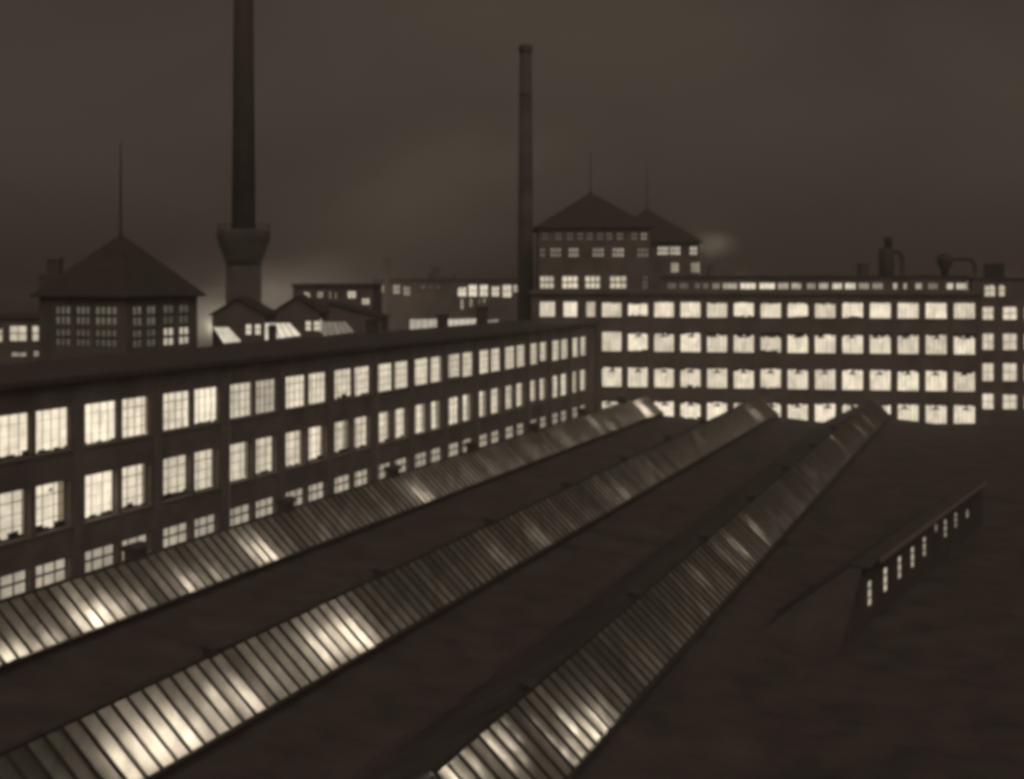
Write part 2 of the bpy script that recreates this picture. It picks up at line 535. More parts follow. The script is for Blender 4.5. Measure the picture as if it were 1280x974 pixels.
# ------------------------------------------------------------------ the glazed ridge sheds
Z_LOW, Z_RIDGE, SLOPE_W = 8.46, 10.31, 2.0
SKY = [(37.83, 36.0), (25.08, 26.0), (12.95, 32.3)]           # lower glass edge, near end
PITCH = 0.772


def s_end(y): return 144.6 + (40.5 - y) * 0.27


shed = thing('factory_shed', 'low factory hall with dark tarred ridge roofs and three long glowing skylights', 'factory hall',
             (0, 0, 0), WING_RZ)
prof = [(48.9, 7.1), (44.9, 7.5), (SKY[0][0] + SLOPE_W, Z_RIDGE - 0.12)]
for i, (yl, sn) in enumerate(SKY):
    prof += [(yl + 0.02, Z_LOW - 0.14), (yl - 0.02, Z_LOW - 0.42), (yl - 4.9, 7.45)]
    if i < 2: prof += [(SKY[i + 1][0] + SLOPE_W, Z_RIDGE - 0.12)]
prof += [(2.0, 7.6), (-16.0, 7.3)]
NEAR = 4.0
# roof sheets, one strip between two profile points; the glazed strips stay open under the glass
rf = MB(); glazed = {(round(yl + SLOPE_W, 2)) for yl, _ in SKY}
for (ya, za), (yb, zb) in zip(prof[:-1], prof[1:]):
    if round(ya, 2) in glazed:
        near = [n for yl, n in SKY if abs(yl + SLOPE_W - ya) < 0.01][0]
        rf.poly([(NEAR, ya, za), (near, ya, za), (near, yb, zb), (NEAR, yb, zb)])
        continue
    rf.poly([(NEAR, ya, za), (s_end(ya), ya, za), (s_end(yb), yb, zb), (NEAR, yb, zb)])
rf.build('roof', 'tar_roof', shed)
seams = MB(); sr = random.Random(3)
for (ya, za), (yb, zb) in zip(prof[:-1], prof[1:]):
    if round(ya, 2) in glazed or abs(ya - yb) < 1: continue
    x = 22.0
    while x < min(s_end(ya), s_end(yb)) - 1:
        j = sr.uniform(-0.05, 0.05)
        seams.hexa([(x, ya, za + .004), (x + .09, ya, za + .004), (x + .09 + j, yb, zb + .004), (x + j, yb, zb + .004),
                    (x, ya, za + .009), (x + .09, ya, za + .009), (x + .09 + j, yb, zb + .009), (x + j, yb, zb + .009)])
        x += sr.uniform(1.9, 2.2)
tag(seams.build('felt_seams', 'tar_roof', shed), kind='stuff')
for yl, sn in SKY[:2]:
    g = MB().prism_x([(-0.22, 0.06), (-0.16, 0.06), (-0.12, 0.012), (0.12, 0.012), (0.16, 0.06), (0.22, 0.06), (0.22, 0.004), (-0.22, 0.004)], 20.0, s_end(yl - 4.9) - 0.3)
    g.build('valley_gutter', 'tar_roof', shed, (0, yl - 4.9, 7.47))
gw = MB()
for (ya, za), (yb, zb) in zip(prof[:-1], prof[1:]):
    ea, eb = s_end(ya) - 0.02, s_end(yb) - 0.02
    gw.poly([(ea, ya, 0), (ea, ya, za), (eb, yb, zb), (eb, yb, 0)])
    gw.poly([(NEAR, ya, 0), (NEAR, yb, 0), (NEAR, yb, zb), (NEAR, ya, za)])
gw.poly([(NEAR, 48.9, 0), (NEAR, 48.9, 7.1), (s_end(48.9), 48.9, 7.1), (s_end(48.9), 48.9, 0)])
gw.poly([(NEAR, -16, 0), (s_end(-16), -16, 0), (s_end(-16), -16, 7.3), (NEAR, -16, 7.3)])
gw.build('wall', 'sooty_brick', shed)

sl = math.hypot(SLOPE_W, Z_RIDGE - Z_LOW)
dy, dz = -SLOPE_W / sl, (Z_LOW - Z_RIDGE) / sl                 # down the slope
ny, nz = dz, -dy                                               # outward normal: faces right and up
ny, nz = -abs(ny), abs(nz)


def slope_box(mb, x0, x1, a, b, lo, hi):
    """box on the glass slope: x range, distance down the slope a..b, thickness lo..hi along the normal (origin at the ridge)"""
    def P(x, t, n): return (x, dy * t + ny * n, dz * t + nz * n)
    return mb.hexa([P(x0, a, lo), P(x0, b, lo), P(x1, b, lo), P(x1, a, lo), P(x0, a, hi), P(x0, b, hi), P(x1, b, hi), P(x1, a, hi)])


def slope_sheet(mb, x0, x1, a, b):
    return mb.poly([(x0, dy * a, dz * a), (x0, dy * b, dz * b), (x1, dy * b, dz * b), (x1, dy * a, dz * a)])


pane_me = slope_sheet(MB(), -(PITCH - 0.05) / 2, (PITCH - 0.05) / 2, 0.02, sl - 0.02).mesh('pane', 'skylight_glass')
bar_me = slope_box(MB(), -0.055, 0.055, 0.05, sl + 0.02, -0.05, 0.055).mesh('glazing_bar', 'dark_iron')
vent_mb = MB()
vent_mb.box(-0.5, 0.5, -0.34, 0.34, -0.35, 0.28)
arch = [(-0.5, 0.282)] + [(-0.5 * math.cos(math.pi * i / 10), 0.31 + 0.3 * math.sin(math.pi * i / 10)) for i in range(11)] + [(0.5, 0.282)]
vent_mb.prism_x(arch, -0.62, 0.62)
vent_me = vent_mb.mesh('ridge_ventilator', 'tar_roof')
VENTS = [[9.13e-4 + 1.9e-4 * i for i in range(-1, 7)], [25.97e-4 - 2.66e-4 * i for i in range(0, 8)], [45e-4 - 4.75e-4 * i for i in range(0, 7)]]
for i, (yl, sn) in enumerate(SKY):
    yr = yl + SLOPE_W
    se = s_end(yl) - 0.4
    sk = MB()
    sk.box(sn - 0.05, se, -0.10, 0.07, -0.02, 0.09)                                    # ridge capping
    sk.build('skylight', 'dark_iron', shed, (0, yr, Z_RIDGE))
    sk = [c for c in shed.children if c.name.startswith('skylight')][-1]
    n = int((se - sn) / PITCH)
    far_p, far_b = MB(), MB()
    for k in range(n):
        x = sn + (k + 0.5) * PITCH
        if k < 98: put('pane', pane_me, sk, (x, 0, 0))
        else: slope_sheet(far_p, x - (PITCH - 0.05) / 2, x + (PITCH - 0.05) / 2, 0.1, sl - 0.02)
        if k < 98: put('glazing_bar', bar_me, sk, (x - PITCH / 2, 0, 0))
        else: slope_box(far_b, x - PITCH / 2 - 0.06, x - PITCH / 2 + 0.06, 0.05, sl + 0.02, -0.05, 0.055)
    tag(far_p.build('far_panes', 'skylight_glass', sk), kind='stuff')
    tag(far_b.build('far_glazing_bars', 'dark_iron', sk), kind='stuff')
    cb = MB()
    slope_box(cb, sn - 0.05, se + 0.1, sl + 0.02, sl + 0.16, -0.25, 0.03)
    cb.build('curb', 'dark_iron', sk)
    for xe, tri in ((sn - 0.06, 'near'), (se, 'far')):
        e = MB(); w = 0.08
        P = [(0, -0.02), (dy * sl, dz * sl), (dy * sl, dz * sl - 0.35), (0, dz * sl - 0.35)]
        e.prism_x(P, xe, xe + w)
        e.build('gable_end', 'zinc_flashing', sk)
    # dark hall under the glass, so that its lamps only shine out through the panes
    K = (yr) * 1.0736
    for q in VENTS[i]:
        D = 1600 * K * q
        s = (D - 0.3638 * yr) / 0.9315
        if sn + 1 < s < se - 1: put('ridge_ventilator', vent_me, sk, (s, 0.05, 0.12 if i else 0.25)).scale = ((0.9, 0.9, 0.85), (0.55, 0.6, 0.45), (0.5, 0.55, 0.4))[i]


def glow(i, s, frac, depth, watts, size=0.12):
    yl = SKY[i][0]
    t = sl * frac
    y = yl + SLOPE_W + dy * t - ny * depth
    z = Z_RIDGE + dz * t - nz * depth
    ld = bpy.data.lights.new('hall_lamp', 'POINT')
    ld.energy = watts; ld.shadow_soft_size = size; ld.color = (1.0, 0.9, 0.75)
    o = bpy.data.objects.new('hall_lamp', ld)
    col.objects.link(o)
    o.location = wing(s, y, z)


def on_glass(i, u, v):
    """where a sight line meets the glass of skylight i -> (along, fraction down)"""
    d = Vector(((u - 640) / 1600, 1.0, -(v - 348) / 1600))
    yl = SKY[i][0]
    n = AY * ny + Vector((0, 0, nz))
    p0 = AY * (yl + SLOPE_W) + Vector((0, 0, Z_RIDGE - EYE))
    t = p0.dot(n) / d.dot(n)
    p = d * t
    return p.dot(AX), ((yl + SLOPE_W) - p.dot(AY)) / SLOPE_W


SPOTS = [   # skylight, where the lamp shows, depth under the glass, watts
    (0, 8, 824, 0.4, 22), (0, 24, 814, 0.4, 26), (0, 45, 808, 0.45, 16), (0, 66, 798, 0.45, 14),
    (0, 98, 776, 0.5, 22), (0, 114, 768, 0.5, 30), (0, 128, 764, 0.5, 26), (0, 144, 757, 0.5, 20), (0, 176, 752, 0.4, 9),
    (0, 232, 728, 0.45, 14), (0, 248, 723, 0.4, 12), (0, 270, 715, 0.4, 6), (0, 322, 688, 0.6, 24), (0, 334, 688, 0.5, 22), (0, 312, 684, 0.6, 12),
    (0, 520, 614, 0.6, 24), (0, 529, 619, 0.5, 18), (0, 738, 524, 0.6, 20), (0, 762, 532, 0.5, 10), (0, 800, 507, 0.9, 150), (0, 808, 514, 0.8, 110), (0, 700, 545, 0.6, 9),
    (1, 146, 948, 0.5, 26), (1, 172, 930, 0.5, 34), (1, 196, 918, 0.5, 34), (1, 218, 906, 0.5, 30), (1, 240, 899, 0.45, 18), (1, 268, 887, 0.35, 7),
    (1, 300, 868, 0.4, 20), (1, 292, 852, 0.3, 6), (1, 268, 868, 0.3, 7), (1, 318, 870, 0.4, 9),
    (1, 392, 806, 0.5, 24), (1, 410, 796, 0.5, 34), (1, 426, 790, 0.5, 36), (1, 442, 784, 0.5, 30), (1, 452, 796, 0.4, 14), (1, 330, 838, 1.0, 14), (1, 360, 822, 1.0, 14),
    (1, 668, 668, 0.6, 5), (1, 778, 617, 0.6, 10), (1, 870, 545, 0.6, 4), (1, 940, 514, 0.7, 60), (1, 808, 580, 0.7, 4), (1, 615, 690, 0.8, 5),
    (2, 553, 955, 0.3, 18), (2, 560, 965, 0.3, 12), (2, 577, 938, 0.22, 6), (2, 583, 948, 0.2, 4), (2, 600, 916, 0.18, 3), (2, 612, 928, 0.18, 4), (2, 622, 940, 0.18, 2.5),
    (2, 612, 905, 0.18, 4), (2, 625, 916, 0.18, 4.5), (2, 636, 930, 0.18, 3), (2, 630, 905, 0.15, 2), (2, 668, 905, 0.15, 2.5), (2, 690, 928, 0.15, 3.5), (2, 706, 940, 0.15, 3),
    (2, 702, 896, 0.22, 4), (2, 716, 912, 0.25, 7), (2, 712, 930, 0.2, 4), (2, 728, 905, 0.28, 10), (2, 740, 914, 0.25, 9), (2, 742, 893, 0.25, 9), (2, 754, 903, 0.25, 8), (2, 754, 884, 0.22, 6),
    (2, 916, 678, 0.3, 7), (2, 924, 684, 0.25, 4), (2, 941, 655, 0.35, 6), (2, 946, 664, 0.3, 4), (2, 900, 690, 0.4, 3), (2, 870, 715, 0.5, 4),
    (2, 1042, 548, 0.5, 10), (2, 1070, 532, 0.5, 10), (2, 1080, 522, 0.5, 14), (2, 1012, 588, 0.5, 5),
]
for i, u, v, dep, wt in SPOTS:
    s, fr = on_glass(i, u, v)
    glow(i, s, min(fr, 0.92), dep, wt * 0.7)
    if fr < 0.9: glow(i, s + 0.05, min(fr + 0.22, 0.97), dep, wt * 0.65)      # added second light, only stretches the bright patch down the pane
# the general lighting of the hall, deeper down
for i, (yl, sn) in enumerate(SKY):
    s = sn + 3
    while s < s_end(yl) - 3:
        lev = (46, 31, 30)[i] * (1.0 if s < 80 else 1.35) * rng.uniform(0.75, 1.2)
        glow(i, s, 1.1, 2.0, lev, 0.5)
        s += 4.6

# ------------------------------------------------------------------ the big four-row block across the yard
BC = (10.66, 162.5)
BRZ = math.atan2(-0.158, 0.9874)
bl = thing('factory_block', 'wide flat-roofed factory block with four rows of square lit windows across the yard', 'factory', (BC[0], BC[1], 0), BRZ)
BX0, BX1, BH, BD = -8.3, 46.9, EYE - 1.75, 20.0
brow = [(EYE - 4.95, EYE - 2.95), (EYE - 9.3, EYE - 6.75), (EYE - 13.8, EYE - 11.2), (EYE - 17.95, EYE - 15.4), (EYE - 22.2, EYE - 19.9)]
ops, wins = [], []
xc0 = [1.98 + 3.30 * i for i in range(14)]
for r, (z0, z1) in enumerate(brow):
    for i, xc in enumerate(xc0):
        ops.append((xc - 1.27, xc + 1.27, z0, z1))
        if r < 4: wins.append((i, r, xc - 1.27, xc + 1.27, z0, z1))
for xa, xb in ((-7.25, -5.25), (-4.2, -2.4), (-1.3, -0.1)):
    ops.append((xa, xb, *brow[0])); wins.append((-1, 0, xa, xb, *brow[0]))
mb = facade(BX0, BX1, 0, BH, ops, 0.3)
shell(mb, BX0, BX1, 0, BH, BD)
mb.build('wall', 'sooty_brick', bl)
MB().box(BX0 - 0.2, BX1 + 0.2, -0.3, BD + 0.2, BH + 0.01, BH + 0.25).build('roof', 'tar_roof', bl)
MB().box(BX0 - 0.2, BX1 + 0.2, -0.45, -0.302, BH - 0.25, BH + 0.3).build('cornice', 'sooty_brick', bl)
pil = MB().box(-0.2, 0.2, -0.1, -0.003, 0, BH - 0.3).mesh('pilaster', 'sooty_brick')
for i in range(15): put('pilaster', pil, bl, (1.98 + 3.3 * (i - 0.5), 0, 0))
sill = MB().box(-0.05, 2.59, -0.09, -0.002, -0.14, -0.002).mesh('sill', 'concrete_sill')
br_ = random.Random(9)
for j, (i, r, xa, xb, z0, z1) in enumerate(wins):
    ex = []
    if r in (1, 2, 3) and i >= 0:
        ex.append(('lamp', 0.5 if r == 2 else br_.uniform(0.3, 0.7)))
        ex.append(('blind', br_.uniform(0.35, 0.75) if r == 1 else br_.uniform(0.2, 0.5)))
    if r == 0 and i >= 0: ex.append(('blind', br_.uniform(0.1, 0.5)))
    if br_.random() < 0.25: ex.append(('clutter', br_.uniform(0.2, 0.6)))
    lv = br_.uniform(0.74, 1.06)
    if (i, r) == (0, 1): ex = []
    if i == -1: lv = (1.05, 0.7, 0.85)[(j) % 3]
    window(bl, xa, xb, z0, z1, 0.3, 5, 1, lv, 0.035, 'one', 'lit_room_curtained', ex, 0.3, j, 0.95, 0.4)
    if i >= 0: put('sill', sill, bl, (xa, 0, z0))
# clerestory lantern on its roof
cl_w = [(890, 900, .25), (903, 922, .45), (925, 945, .95), (949, 969, 1.05), (972, 986, .5), (989, 1002, .55), (1008, 1020, .3), (1023, 1036, .5), (1040, 1053, .85),
        (1056, 1070, .85), (1073, 1087, .35), (1090, 1104, .3), (1116, 1122, .7), (1129, 1134, .6), (1144, 1153, .45), (1160, 1173, .2), (1183, 1192, .8), (1195, 1209, .7),
        (834, 846, .12), (849, 861, .12), (868, 876, .12), (878, 886, .15)]
CY = 6.5
CD = 164.2
ops, wins = [], []
for ua, ub, lv in cl_w:
    def rx(u):
        a = (u - 640) / 1600
        ex_, ey_ = 0.9874, -0.158
        bx, by = BC[0] + 0.158 * CY, BC[1] + 0.9874 * CY
        return (a * by - bx) / (ex_ - a * ey_)
    xa, xb = rx(ua), rx(ub)
    dd = BC[1] + 0.9874 * CY - 0.158 * (xa + xb) / 2
    o = (xa, xb, EYE - 1.44, EYE - 0.56)
    ops.append(o); wins.append((o, lv))
CX0 = rx(826)
mb = facade(CX0, BX1 - 0.6, BH + 0.252, EYE + 0.12, ops, 0.12)
shell(mb, CX0, BX1 - 0.6, BH + 0.252, EYE + 0.12, 7.0)
cl = thing('roof_lantern', 'low clerestory storey with a strip of small lit windows on the block roof', 'roof lantern',
           (BC[0] + 0.158 * CY, BC[1] + 0.9874 * CY, 0), BRZ)
mb.build('wall', 'sooty_brick', cl)
MB().box(CX0 - 0.2, BX1 - 0.4, -0.25, 7.2, EYE + 0.13, EYE + 0.35).build('roof', 'tar_roof', cl)
for j, (o, lv) in enumerate(wins):
    window(cl, *o, 0.12, 3, 1, lv, 0.04, 'one', 'lit_room_curtained', None, 0.1, j, 0.1)

# ------------------------------------------------------------------ the two hip-roofed towers on the block
def pyramid(mb, x0, x1, y0, y1, ze, za, ov=0.5, t=0.18):
    cx, cy = (x0 + x1) / 2, (y0 + y1) / 2
    c = [(x0 - ov, y0 - ov), (x1 + ov, y0 - ov), (x1 + ov, y1 + ov), (x0 - ov, y1 + ov)]
    b = len(mb.v)
    mb.v += [(x, y, ze) for x, y in c] + [(x, y, ze + t) for x, y in c] + [(cx, cy, za)]
    mb.f.append((b + 3, b + 2, b + 1, b))
    for i in range(4):
        j = (i + 1) % 4
        mb.f.append((b + i, b + j, b + 4 + j, b + 4 + i)); mb.f.append((b + 4 + i, b + 4 + j, b + 8))
    return cx, cy


def finial(parent, cx, cy, z0, z1, r=0.09):
    MB().lathe([(0.2, -0.15), (0.16, 0.15), (r, 0.3), (r * 0.8, (z1 - z0) * 0.6), (r * 0.45, z1 - z0)], 10).build('finial', 'dark_iron', parent, (cx, cy, z0), True)


def tower(label, X0, Y0, rz, w, d, z0, ze, za, zf, wlist, reveal=0.18):
    t = thing('roof_tower', label, 'tower', (X0, Y0, z0), rz)
    mb = facade(0, w, 0, ze - z0, [q[:4] for q in wlist], reveal)
    shell(mb, 0, w, 0, ze - z0, d)
    mb.build('wall', 'sooty_brick', t)
    m2 = MB(); cx, cy = pyramid(m2, 0, w, 0, d, ze - z0 + 0.003, za - z0)
    m2.build('roof', 'slate_roof', t)
    finial(t, cx, cy, za - z0 - 0.1, zf - z0)
    for j, q in enumerate(wlist):
        window(t, *q[:4], reveal, q[5], q[6], q[4], q[7] if len(q) > 7 else 0.09, 'one', 'lit_room_curtained', None, 0.12, j, 0.1)
    return t


D1 = 163.3
t1x = -7.9
TZ = BH + 0.25


def tw(u0, u1, v0, v1, lv, c, r, D, xo, zb, bar=0.09):
    return (px(u0, D) * 1.0 - xo, px(u1, D) - xo, pz(v1, D) - zb, pz(v0, D) - zb, lv, c, r, bar)


X1 = px(673, D1)
w1 = [tw(a, b, 345, 361, l, 3, 2, D1, X1, TZ, .12) for a, b, l in ((675, 693, .6), (703, 723, .85), (732, 751, .75), (763, 784, .65))]
w1 += [tw(a, b, 309.5, 321.5, l, 3, 2, D1, X1, TZ, .12) for a, b, l in ((675, 682, .18), (688, 702, .22), (711, 724, .32), (741, 756, .25), (766, 781, .36), (797, 812, .15))]
w1 += [tw(a, a + 8, 290.5, 300, l, 2, 2, D1, X1, TZ, .14) for a, l in ((678, .1), (694.5, .12), (709, .12), (722, .12), (733.5, .13), (747, .12), (758, .14), (772, .18), (790, .15), (802, .3))]
w1.append(tw(804, 811, 344, 362, .12, 2, 3, D1, X1, TZ, .14))
tower('tall hip-roofed stair tower with dim gridded windows beside the slender brick chimney', X1, D1 + 0.9, 0, px(813, D1) - X1, 14.2, TZ, EYE + 6.4, EYE + 11.5, EYE + 17.2, w1)
D2 = 178.6
X2 = px(756.5, D2)
TZ2 = TZ
w2 = [tw(a, b, 308, 319, l, c, 2, D2, X2, TZ2, .1) for a, b, l, c in ((822, 836, .6, 4), (837.5, 851, .7, 4), (862.5, 872, .6, 2))]
w2 += [tw(a, b, 328, 341, l, 3, 1, D2, X2, TZ2, .12) for a, b, l in ((839, 849, .5), (864, 874, .42))]
tower('shorter hip-roofed tower set behind the tall one with a bright upper window band', X2, D2 + 0.2, 0, px(873.5, D2) - X2, 13.2, 0.0 + TZ2, EYE + 5.0, EYE + 10.1, EYE + 16.4, w2)

# ------------------------------------------------------------------ annex at the end of the block
ED = 178.0
EX = px(1215, ED)
an = thing('factory_annex', 'narrow annex with small square lit windows past the end of the wide block', 'factory', (EX, ED, 0), 0)
ops, wins = [], []
for v0, v1 in ((383.5, 400), (417, 438), (454, 477), (492, 512)):
    for ua, ub in ((1228.5, 1243), (1254, 1272), (1281, 1298), (1308, 1325)):
        ops.append((px(ua, ED) - EX, px(ub, ED) - EX, pz(v1, ED), pz(v0, ED)))
for ua, ub in ((1231, 1245), (1249, 1257)):
    ops.append((px(ua, ED) - EX, px(ub, ED) - EX, pz(371, ED), pz(355, ED)))
AH = pz(349, ED)
mb = facade(0, 16, 0, AH, ops, 0.25); shell(mb, 0, 16, 0, AH, 12); mb.build('wall', 'sooty_brick', an)
MB().box(-0.2, 16.2, -0.3, 12.2, AH + 0.01, AH + 0.25).build('roof', 'tar_roof', an)
for j, o in enumerate(ops):
    window(an, *o, 0.25, 2, 2, rng.uniform(0.8, 1.0) if j < 16 else 0.7, 0.05, 'one', 'lit_room', [('blind', 0.4)] if j > 12 else None, 0.25, j)
hx = px(1255.5, ED + 3) - EX
MB().box(hx, 15.8, 3, 11, AH + 0.252, pz(329, ED + 3)).build('stair_head', 'sooty_brick', an)

# ------------------------------------------------------------------ dust collectors on the block roof
zr = EYE + 0.35


def collector_a():
    D = 170.5
    t = thing('dust_collector', 'tall drum dust collector with hooded stack and bent pipe on the block roof', 'dust collector', (px(1107.5, D), D, zr))
    MB().lathe([(0.95, 0), (1.0, 0.2), (1.0, 3.2), (0.85, 3.6), (0.5, 3.75)], 20).build('drum', 'dark_iron', t, (0, 0, 0), True)
    MB().lathe([(0.48, 3.6), (0.48, 4.6), (0.62, 4.75), (0.62, 5.0), (0.3, 5.2)], 16).build('stack', 'dark_iron', t, (0.3, 0, 0), True)
    MB().tube([(0.7, 0, 3.0), (1.3, 0, 3.25), (1.8, 0, 3.1), (2.1, 0, 2.6), (2.2, 0, 1.8), (2.2, 0, 0)], 0.28).build('pipe', 'dark_iron', t, (0, 0, 0), True)


def collector_b():
    D = 170.8
    t = thing('dust_collector', 'funnel-shaped dust collector with long level pipe bending down to the block roof', 'dust collector', (px(1181, D), D, zr))
    MB().lathe([(0.45, 0), (0.5, 0.7), (0.98, 1.6), (1.0, 2.5), (0.75, 2.75), (0.3, 2.95)], 20).build('cone', 'dark_iron', t, (0, 0, 0), True)
    MB().tube([(0.7, 0, 2.2), (3.0, 0, 2.25), (3.6, 0, 2.1), (3.95, 0, 1.7), (4.0, 0, 1.0), (4.0, 0, 0)], 0.24).build('pipe', 'dark_iron', t, (0, 0, 0), True)


collector_a(); collector_b()
D = 170.0
t = thing('roof_stack', 'squat square stack with flat cap beside the tall drum collector', 'stack', (px(1079, D), D, zr))
MB().box(-0.6, 0.6, -0.6, 0.6, 0, 1.5).build('shaft', 'chimney_brick', t)
MB().box(-0.72, 0.72, -0.72, 0.72, 1.503, 1.72).build('cap', 'concrete_sill', t)

# ------------------------------------------------------------------ chimneys
D = 182.0
ch = thing('factory_chimney', 'slender round brick chimney rising beside the tall stair tower', 'chimney', (px(657, D), D, 0))
MB().lathe([(1.55, 0), (1.5, 3.0), (1.16, 3.05), (1.16, 18), (0.86, pz(66, D))], 32).build('shaft', 'chimney_brick', ch, (0, 0, 0), True)
MB().lathe([(0.95, 0), (1.0, 0.3), (1.0, 0.85), (0.9, 1.0)], 32).build('cap', 'chimney_brick', ch, (0, 0, pz(66, D)), True)
MB().lathe([(0.92, 0), (0.93, 0.12), (0.92, 0.24)], 32).build('iron_band', 'dark_iron', ch, (0, 0, pz(120, D)), True)
for k in range(30):
    MB().box(-0.2, 0.2, -0.03, 0.03, 0, 0.05).build('rung', 'dark_iron', ch, (-1.2 + k * 0.008, 0, 22 + k * 1.0))
D = 200.0
ch = thing('factory_chimney', 'huge brick chimney with a flared water tank around its shaft', 'chimney', (px(304.5, D), D, 0))
MB().lathe([(3.3, 0), (2.75, 20), (2.75, 26.0)], 40).build('base_shaft', 'chimney_brick', ch, (0, 0, 0), True)
MB().lathe([(2.8, 26.0), (3.1, 27.3), (3.9, 29.6), (4.1, 30.2), (4.1, 31.4), (3.9, 31.6)], 40).build('water_tank', 'chimney_brick', ch, (0, 0, 0), True)
MB().lathe([(1.84, 31.6), (1.50, 68), (1.42, 79), (1.62, 79.4), (1.62, 80.6), (1.5, 81)], 40).build('shaft', 'chimney_brick', ch, (0, 0, 0), True)
rail = MB()
for i in range(24):
    a = 2 * math.pi * i / 24
    rail.box(4.0 * math.cos(a) - 0.03, 4.0 * math.cos(a) + 0.03, 4.0 * math.sin(a) - 0.03, 4.0 * math.sin(a) + 0.03, 31.5, 32.4)
rail.tube([(4.0 * math.cos(2 * math.pi * i / 36), 4.0 * math.sin(2 * math.pi * i / 36), 32.4) for i in range(37)], 0.04, 6)
rail.build('railing', 'dark_iron', ch)

# ------------------------------------------------------------------ hip-roofed house behind the wing
def corner(u, d): return Vector((px(u, d), d, 0))


C0 = corner(158, 105.0)
ex, ey = Vector((0.9315, -0.3638, 0)), Vector((0.3638, 0.9315, 0))
HW, HD = 8.9, 9.8
hz = EYE - 1.6
hs = thing('hip_roofed_house', 'dark hip-roofed tower house with tall finial and dim small-paned windows behind the long wing', 'house',
           C0 - ex * HW, math.atan2(-0.3638, 0.9315))
front, side = [], []
for a, b in ((1.55, 3.15), (3.7, 5.15), (5.65, 7.9)):
    for z0, z1, lv in ((EYE - 3.9, EYE - 2.3, .12), (EYE - 5.7, EYE - 4.2, .085)):
        front.append((a, b, z0, z1, lv))
for a, b in ((0.9, 2.15), (2.75, 4.0), (5.0, 6.5), (7.2, 8.7)):
    for z0, z1, lv in ((EYE - 4.0, EYE - 2.3, .12 if a < 4.5 else .07), (EYE - 5.8, EYE - 4.25, .09 if a < 4.5 else .55)):
        side.append((a, b, z0, z1, lv))
mb = facade(0, HW, 0, hz, [q[:4] for q in front], 0.15)
mb.poly([(0, 0, 0), (0, 0, hz), (0, HD, hz), (0, HD, 0)])
mb.poly([(0, HD, 0), (0, HD, hz), (HW, HD, hz), (HW, HD, 0)])
mb.build('wall', 'sooty_brick', hs)
sw = facade(0, HD, 0, hz, [q[:4] for q in side], 0.15).build('side_wall', 'sooty_brick', hs, (HW, 0, 0))
sw.rotation_euler = (0, 0, R(90))
m2 = MB(); cx, cy = pyramid(m2, 0, HW, 0, HD, hz + 0.003, EYE + 3.85, 0.55); m2.build('roof', 'slate_roof', hs)
finial(hs, cx, cy, EYE + 3.75, EYE + 11.8, 0.11)
for j, q in enumerate(front):
    window(hs, *q[:4], 0.15, 4 if q[1] - q[0] > 2 else 3, 2, q[4], 0.16, 'one', 'lit_room_curtained', None, 0.12, j, 0.08)
for j, q in enumerate(side):
    window(sw, *q[:4], 0.15, 2, 2, q[4], 0.16, 'one', 'lit_room_curtained', None, 0.12, j, 0.08)
D = 124.0
t = thing('house_chimney', 'broad stepped chimney behind the hip-roofed tower house', 'chimney', (px(68, D), D, 0))
MB().box(-1.25, 1.7, -0.8, 0.8, 0, pz(343, D)).build('shoulder', 'chimney_brick', t)
MB().box(-0.55, 0.62, -0.55, 0.55, pz(343, D) + 0.002, pz(325, D)).build('shaft', 'chimney_brick', t)
MB().box(-0.68, 0.75, -0.68, 0.68, pz(325, D) + 0.002, pz(322, D)).build('cap', 'concrete_sill', t)


# ------------------------------------------------------------------ smaller buildings behind the wing
def gable_house(label, u0, u1, uapex, ve, va, D, wl, depth=6.0, lv=0.95, rz=0.0, group=None, name='gabled_workshop'):
    w = px(u1, D) - px(u0, D)
    t = thing(name, label, 'workshop', (px(u0, D), D, 0), rz, group)
    ze, za, ax = pz(ve, D), pz(va, D), px(uapex, D) - px(u0, D)
    o = [(px(a, D) - px(u0, D), px(b, D) - px(u0, D), pz(d, D), pz(c, D)) for a, b, c, d in wl]
    mb = facade(0, w, 0, ze, o, 0.15); shell(mb, 0, w, 0, ze, depth)
    mb.poly([(0, 0, ze), (w, 0, ze), (ax, 0, za - 0.1)]); mb.poly([(0, depth, ze), (ax, depth, za - 0.1), (w, depth, ze)])
    mb.build('wall', 'sooty_brick', t)
    r = MB()
    for xe, s in ((0, -1), (w, 1)):
        xo = xe + s * 0.3; zo = ze - 0.3 * (za - ze) / abs(ax - xe)
        r.hexa([(xo, -0.25, zo), (ax, -0.25, za), (ax, depth + 0.25, za), (xo, depth + 0.25, zo),
                (xo, -0.25, zo + 0.15), (ax, -0.25, za + 0.15), (ax, depth + 0.25, za + 0.15), (xo, depth + 0.25, zo + 0.15)])
    r.build('roof', 'slate_roof', t)
    for j, q in enumerate(o):
        window(t, *q, 0.15, 2, 2, lv, 0.05, 'one', 'lit_room', None, 0.12, j, 0.1)
    return t


gable_house('dark gabled workshop with two small lit windows between the hip-roofed house and glowing rooflights', 265, 331, 297, 393, 374, 133.0,
            [(306.5, 314.5, 405, 419), (318, 326, 405, 419)])
gable_house('paler gabled workshop with paired lit windows in front of the dim rooflight', 342, 400.5, 371, 390, 371.5, 143.0,
            [(381.5, 389, 401, 414), (391.5, 400, 401, 414)])
gable_house('unlit long-roofed workshop behind the paired gabled workshops', 392, 476, 412, 398, 380, 156.0, [], 9)


